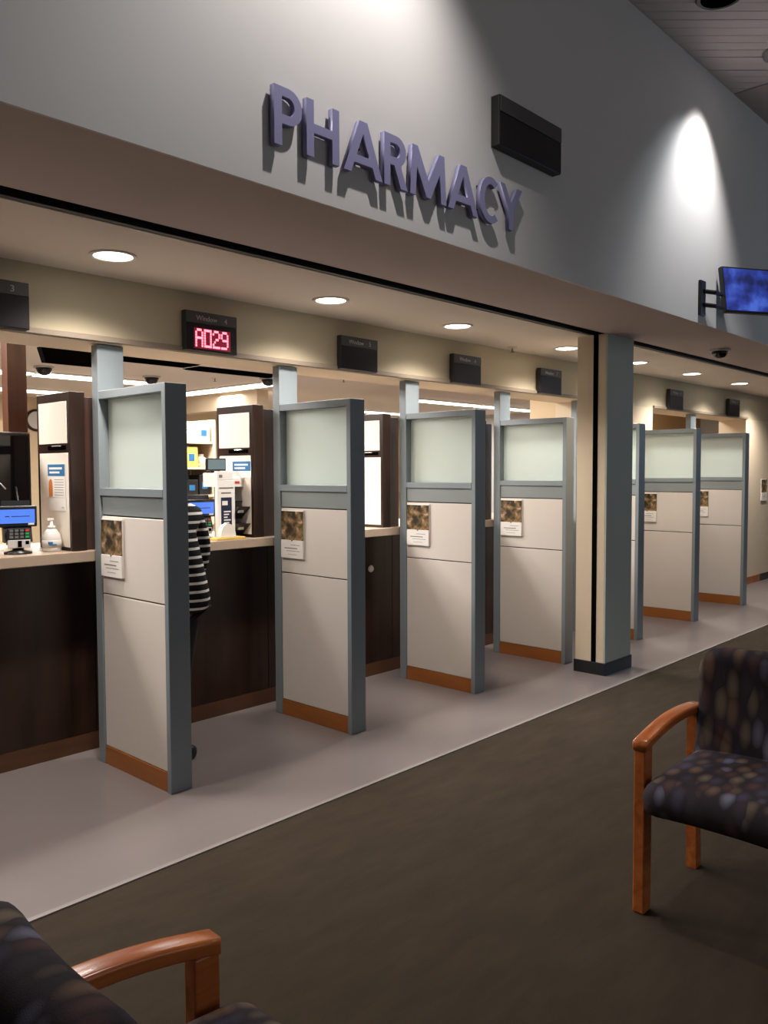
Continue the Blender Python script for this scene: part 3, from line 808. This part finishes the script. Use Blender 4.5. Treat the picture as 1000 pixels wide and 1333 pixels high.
# ------------------------------------------------------------------ work room behind
bpst = tag(box('brown_post', M['espresso_post'], None, 2.074, 2.190, 4.992, 5.075, 0.003, 2.748, 0.003), 'brown wooden post rising behind the counter at the left', 'post')
bpst['label'] = 'brown wooden post rising above the black screen at the left'
hb = thing('hanging_display', 'long black box hanging from the work room ceiling near the left post', 'display', (2.38, 5.2, 2.305))
bm = bmesh.new(); b_prism(bm, [(0.025, 0.0), (0.50, 0.0), (0.515, 0.095), (-0.005, 0.095)], 'y', 0.0, 0.06); link('housing', bm, M['slot'], hb)
for x_ in (0.1, 0.4): box('hanger', M['plastic'], hb, x_ - 0.012, x_ + 0.012, 0.02, 0.04, 0.095, 0.443)
def vent(label, x0, x1, y0, y1):
    t = thing('ceiling_vent', label, 'vent', (x0, y0, 2.75), 0, 'black ceiling vents in the work room')
    w, d = x1 - x0, y1 - y0
    box('frame', M['slot'], t, 0, w, 0, d, -0.006, -0.0005)
    for k in range(3): box('slat', M['slot'], t, 0.02, w - 0.02, 0.02 + k * d / 3, k * d / 3 + d / 3 - 0.01, -0.014, -0.0065)
vent('long black ceiling vent right of the left tall post', 4.25, 5.17, 7.52, 7.82)
vent('long black ceiling vent below the red lit sign', 5.24, 6.45, 7.64, 7.96)
def tube_light(label, x0, x1, y0, y1, z=2.75):
    t = thing('tube_light', label, 'light', ((x0 + x1) / 2, (y0 + y1) / 2, z), 0, 'tube lights in the work room')
    w, d = (x1 - x0) / 2, (y1 - y0) / 2
    box('fixture_body', M['bottlew'], t, -w, w, -d, d, -0.02, -0.0005)
    box('diffuser', M['tube'], t, -w + 0.01, w - 0.01, -d + 0.01, d - 0.01, -0.034, -0.0205, label='lit white diffuser')
tube_light('lit tube light, nearer of two left of the left tall post', 3.0, 4.20, 9.35, 9.65)
tube_light('lit tube light crossing behind the left tall post', 4.26, 5.65, 9.30, 9.60)
tube_light('lit tube light, further of two behind the brown post', 4.0, 5.60, 11.3, 11.6)
tube_light('lit tube light running away above the second cabinet', 6.70, 6.98, 8.25, 9.35)
tube_light('lit tube light, far half of the run above the second cabinet', 6.70, 6.98, 9.42, 10.6)
tube_light('long lit tube light beyond the third partition post', 10.0, 11.6, 8.55, 8.80)
tube_light('long lit tube light right of the fourth partition post', 11.7, 13.6, 8.55, 8.80)
tube_light('far tube light between second and third partitions', 10.8, 12.4, 10.9, 11.15)
DL = 'dark dome cameras in the work room'
dome('dark dome camera under work room ceiling right of the brown post', 4.077, 8.86, 2.75, grp=DL, s=1.25)
dome('dark dome camera above the nearest partition', 5.398, 8.87, 2.75, grp=DL, s=1.25)
dome('dark dome camera beside the tube light over the second cabinet', 6.50, 8.02, 2.75, grp=DL, s=1.25)
ck = thing('wall_clock', 'round brown rimmed wall clock half behind the first cabinet', 'clock', (5.646, 12.598, 2.40))
lathe('rim', M['espresso'], ck, [(0.17, 0), (0.17, 0.03), (0.14, 0.035)], 28); lathe('face', M['lgray'], ck, [(0.135, 0.0355), (0.13, 0.037)], 28)
for ch in ck.children: ch.rotation_euler = (PI / 2, 0, 0)

# stock shelves
def shelf_unit(label, x, y, w, zs, h):
    t = thing('stock_shelf', label, 'shelf', (x, y, 0.002), 0, 'stock shelves in the work room')
    box('upright', M['cream'], t, 0, 0.025, 0, 0.35, 0, h); box('upright', M['cream'], t, w - 0.025, w, 0, 0.35, 0, h)
    for z_ in zs: box('shelf_board', M['cream'], t, 0.0255, w - 0.0255, 0, 0.35, z_ - 0.02, z_)
    box('back_board', M['tan'], t, 0.0255, w - 0.0255, 0.3505, 0.36, 0, h)
    return t
ZSH = (0.9, 1.16, 1.40, 1.64, 1.86)
shelf_unit('cream stock shelf of boxes and bottles seen right of the nearest partition', 3.55, 6.0, 0.72, ZSH, 2.05)
kinds = ['white', 'bottlew', 'yellow', 'blue', 'lgray', 'plastic']
si = 0
desc = {'white': 'white', 'bottlew': 'white', 'yellow': 'yellow', 'blue': 'blue', 'lgray': 'pale grey', 'plastic': 'black'}
rows = ['lowest shelf', 'second shelf from below', 'third shelf from below', 'fourth shelf from below', 'top shelf']
poss = ['leftmost', 'second from left', 'third from left', 'fourth from left', 'fifth from left']
for r_, z_ in enumerate(ZSH):
    x_ = 3.60
    seq = [('bottlew', 1), ('plastic', 0), ('lgray', 1), ('yellow', 0), ('white', 1)] if r_ % 2 else [('blue', 0), ('lgray', 0), ('bottlew', 1), ('plastic', 0), ('plastic', 0)]
    if r_ == 4: seq = [('white', 0), ('blue', 0), ('white', 0), ('bottlew', 1), ('white', 0)]
    for q, (k, b) in enumerate(seq):
        hh = (0.13, 0.17, 0.11, 0.15, 0.12)[(q + r_) % 5]
        if b:
            t = thing('medicine_bottle', '%s stock bottle, %s on the %s of stock shelf' % (desc[k], poss[q], rows[r_]), 'bottle', (x_ + 0.055, 6.08, z_ + 0.003), 0, 'stock bottles on the shelf')
            lathe('bottle_body', M[k], t, [(0.045, 0), (0.045, hh * .7), (0.025, hh * .82)], 14); lathe('cap', M['lgray'], t, [(0.028, hh * .825), (0.028, hh)], 14)
        else:
            t = thing('stock_box', '%s stock box, %s on the %s of stock shelf' % (desc[k], poss[q], rows[r_]), 'box', (x_, 6.02, z_ + 0.003), 0, 'stock boxes on the shelf')
            box('carton', M[k], t, 0, 0.115, 0, 0.16, 0, hh, 0.002); box('print_label', M['blue' if k != 'blue' else 'paper'], t, 0.025, 0.08, -0.0015, -0.0003, hh * .3, hh * .65)
        x_ += 0.128
shelf_unit('pale stock shelf far behind the black screen at left', 2.95, 8.2, 0.60, (0.9, 1.3, 1.7, 2.0), 2.12)
shelf_unit('pale stock shelf far behind, between second and third partitions', 8.3, 8.4, 1.6, (0.9, 1.3, 1.7), 2.0)

# ------------------------------------------------------------------ waiting chairs
def soft_box(name, mt, parent, fn, nx, ny, nz, dims):
    """rounded cushion: subdivided box pushed through fn"""
    bm = bmesh.new()
    b_box(bm, -dims[0] / 2, dims[0] / 2, -dims[1] / 2, dims[1] / 2, -dims[2] / 2, dims[2] / 2, min(dims) * 0.42, 5)
    bmesh.ops.subdivide_edges(bm, edges=[e for e in bm.edges if e.calc_length() > 0.12], cuts=8, use_grid_fill=True)
    for v in bm.verts: v.co = fn(v.co.copy())
    o = link(name, bm, mt, parent, True)
    return o
def chair(label, loc, rz):
    t = thing('waiting_chair', label, 'chair', loc, rz, 'patterned waiting chairs')
    for s in (-1, 1):
        y_ = s * 0.29
        box('front_leg', M['chairwood'], t, 0.438, 0.498, y_ - 0.022, y_ + 0.022, 0, 0.604, 0.005)
        bm = bmesh.new(); b_prism(bm, [(-0.020, 0), (0.03, 0), (0.045, 0.40), (0.045, 0.650), (0.0, 0.650), (-0.005, 0.40)], 'y', y_ - 0.02, y_ + 0.02)
        link('rear_leg', bm, M['chairwood'], t)
        # bowed arm rest
        n = 14; up = []; lo = []
        for i in range(n + 1):
            u = i / n; x_ = -0.01 + 0.51 * u
            zt = 0.668 - 0.038 * u + 0.026 * math.sin(PI * u)
            up.append((x_, zt)); lo.append((x_, zt - 0.036))
        bm = bmesh.new(); b_prism(bm, up + lo[::-1], 'y', y_ - 0.03, y_ + 0.03)
        es = [e for e in bm.edges if abs(e.verts[0].co.y - e.verts[1].co.y) < 1e-4]
        bmesh.ops.bevel(bm, geom=es, offset=0.010, segments=3, affect='EDGES', profile=0.5)
        link('arm_rest', bm, M['chairwood'], t, True)
    box('seat_support', M['plastic'], t, 0.02, 0.42, -0.22, 0.22, 0.345, 0.380)
    def sfn(v):
        x, y, z = v
        k = max(0, (x + 0.02) / 0.27)
        z2 = z + 0.012 * (1 - (2 * y / 0.54) ** 2) - 0.014 * k * k * (1 if z > 0 else 0.4)
        return Vector((x + 0.285, y, z2 + 0.448))
    soft_box('seat', M['fabric'], t, sfn, 8, 8, 3, (0.55, 0.537, 0.135))
    def bfn(v):
        x, y, z = v
        u = (z + 0.24) / 0.48
        x2 = x + 0.055 - 0.055 * u - 0.025 * math.sin(PI * u) + 0.05 * (2 * y / 0.52) ** 2 * 0.4
        zz = z - 0.05 * (max(0, abs(2 * y / 0.53) - 0.70) / 0.30) ** 2 * (1 if z > 0 else 0)
        return Vector((x2 + 0.005, y, zz + 0.660))
    soft_box('backrest', M['fabric'], t, bfn, 4, 8, 8, (0.115, 0.53, 0.50))
    return t
chair('dark patterned waiting chair facing left at the right picture edge', (3.245, 1.03, 0.001), PI)
chair('dark patterned waiting chair seen from behind at bottom left corner', (0.480, 1.145, 0.001), math.radians(-2))

# ------------------------------------------------------------------ customer at window 4
def skin_mesh(name, verts, edges, radii, mt, parent, root=0, sub=2):
    bm = bmesh.new(); lay = bm.verts.layers.skin.verify()
    vs = []
    for i, (v, r) in enumerate(zip(verts, radii)):
        q = bm.verts.new(v); q[lay].radius = r if isinstance(r, tuple) else (r, r); q[lay].use_root = (i == root); vs.append(q)
    for a, b in edges: bm.edges.new((vs[a], vs[b]))
    o = link(name, bm, mt, parent)
    md = o.modifiers.new('skin', 'SKIN'); md.use_smooth_shade = True
    s = o.modifiers.new('sub', 'SUBSURF'); s.levels = sub; s.render_levels = sub
    return o
PX, PY = 2.555, 3.93
pe = thing('person', 'person in black and white striped top and black trousers at the counter', 'person', (PX, PY, 0.002))
# local: +Y faces the counter, +X is the figure's right
V = [(-0.03, 0, 0.92), (-0.03, 0, 1.08), (-0.035, 0.01, 1.24), (-0.04, 0, 1.36), (-0.085, 0.005, 1.45), (-0.11, 0.02, 1.53), (-0.125, 0.03, 1.61),
     (0.09, 0, 1.36), (0.135, 0.01, 1.20), (0.13, 0.03, 1.06), (0.09, 0.12, 1.04), (0.07, 0.15, 1.045),
     (-0.14, 0.01, 1.34), (-0.152, 0.03, 1.20), (-0.15, 0.05, 1.08), (-0.11, 0.13, 1.06), (-0.10, 0.16, 1.065),
     (0.035, 0, 0.84), (0.005, 0.015, 0.48), (-0.012, -0.01, 0.10), (0.0, 0.06, 0.04),
     (-0.105, 0, 0.84), (-0.115, 0.015, 0.48), (-0.118, -0.01, 0.10), (-0.118, 0.06, 0.04)]
E_ = [(0, 1), (1, 2), (2, 3), (3, 4), (4, 5), (5, 6), (3, 7), (7, 8), (8, 9), (9, 10), (10, 11), (3, 12), (12, 13), (13, 14), (14, 15), (15, 16),
      (0, 17), (17, 18), (18, 19), (19, 20), (0, 21), (21, 22), (22, 23), (23, 24)]
RR = [(0.13, 0.10), (0.115, 0.09), (0.125, 0.10), (0.10, 0.085), 0.05, (0.078, 0.092), (0.070, 0.085),
      0.045, 0.034, 0.030, 0.026, 0.025, 0.045, 0.034, 0.030, 0.026, 0.025,
      0.060, 0.042, 0.032, 0.030, 0.060, 0.042, 0.032, 0.030]
body = skin_mesh('body', V, E_, RR, M['skin'], pe)
# striped top
V2 = [(0.015, 0, 1.08), (0.03, 0, 0.80), (-0.03, 0.01, 1.24), (-0.04, 0, 1.345), (-0.075, 0, 1.43),
      (0.085, 0, 1.355), (0.145, 0.01, 1.20), (0.145, 0.03, 1.05), (0.105, 0.10, 1.035), (-0.125, 0.01, 1.34), (-0.145, 0.03, 1.20), (-0.145, 0.05, 1.08), (-0.12, 0.11, 1.06)]
E2 = [(0, 1), (0, 2), (2, 3), (3, 4), (3, 5), (5, 6), (6, 7), (7, 8), (3, 9), (9, 10), (10, 11), (11, 12)]
R2 = [(0.175, 0.125), (0.195, 0.14), (0.135, 0.112), (0.112, 0.098), 0.066, 0.062, 0.056, 0.052, 0.044, 0.058, 0.048, 0.046, 0.042]
skin_mesh('striped_top', V2, E2, R2, M['stripe'], pe)
V3 = [(-0.03, 0, 0.90), (0.03, 0, 0.80), (0.005, 0.015, 0.48), (-0.012, -0.01, 0.12), (-0.105, 0, 0.80), (-0.115, 0.015, 0.48), (-0.118, -0.01, 0.12)]
skin_mesh('trousers', V3, [(0, 1), (1, 2), (2, 3), (0, 4), (4, 5), (5, 6)], [(0.12, 0.105), 0.080, 0.056, 0.044, 0.080, 0.056, 0.044], M['trouser'], pe)
for fx in (0.012, -0.118):
    sh = bmesh.new()
    b_box(sh, fx - 0.042, fx + 0.042, -0.07, 0.17, 0.0, 0.075, 0.03, 3)
    link('shoe', sh, M['plastic'], pe, True)
hr = skin_mesh('hair', [(-0.125, -0.01, 1.66), (-0.12, -0.035, 1.56), (-0.11, -0.06, 1.46)], [(0, 1), (1, 2)], [(0.085, 0.088), (0.088, 0.075), (0.07, 0.04)], M['hair'], pe)
# hands: palm and five fingers, held in front at the worktop edge
for s, wx, wy, wz in ((1, 0.07, 0.150, 1.045), (-1, -0.10, 0.160, 1.065)):
    hv = [(wx, wy, wz), (wx, wy + 0.05, wz + 0.022), (wx, wy + 0.085, wz + 0.024)]; he = [(0, 1), (1, 2)]; hrad = [(0.024, 0.018), (0.036, 0.014), (0.036, 0.012)]
    for k, (ox, ln) in enumerate(((-0.030, 0.058), (-0.010, 0.070), (0.010, 0.066), (0.030, 0.050))):
        b_ = len(hv)
        hv += [(wx + ox, wy + 0.090, wz + 0.024), (wx + ox * 1.1, wy + 0.090 + ln * .55, wz + 0.026), (wx + ox * 1.15, wy + 0.09 + ln, wz + 0.016)]
        he += [(2, b_), (b_, b_ + 1), (b_ + 1, b_ + 2)]; hrad += [0.009, 0.0085, 0.007]
    b_ = len(hv)
    hv += [(wx - s * 0.040, wy + 0.045, wz + 0.018), (wx - s * 0.058, wy + 0.075, wz + 0.018)]; he += [(1, b_), (b_, b_ + 1)]; hrad += [0.011, 0.008]
    skin_mesh('hand', hv, he, hrad, M['skin'], pe)
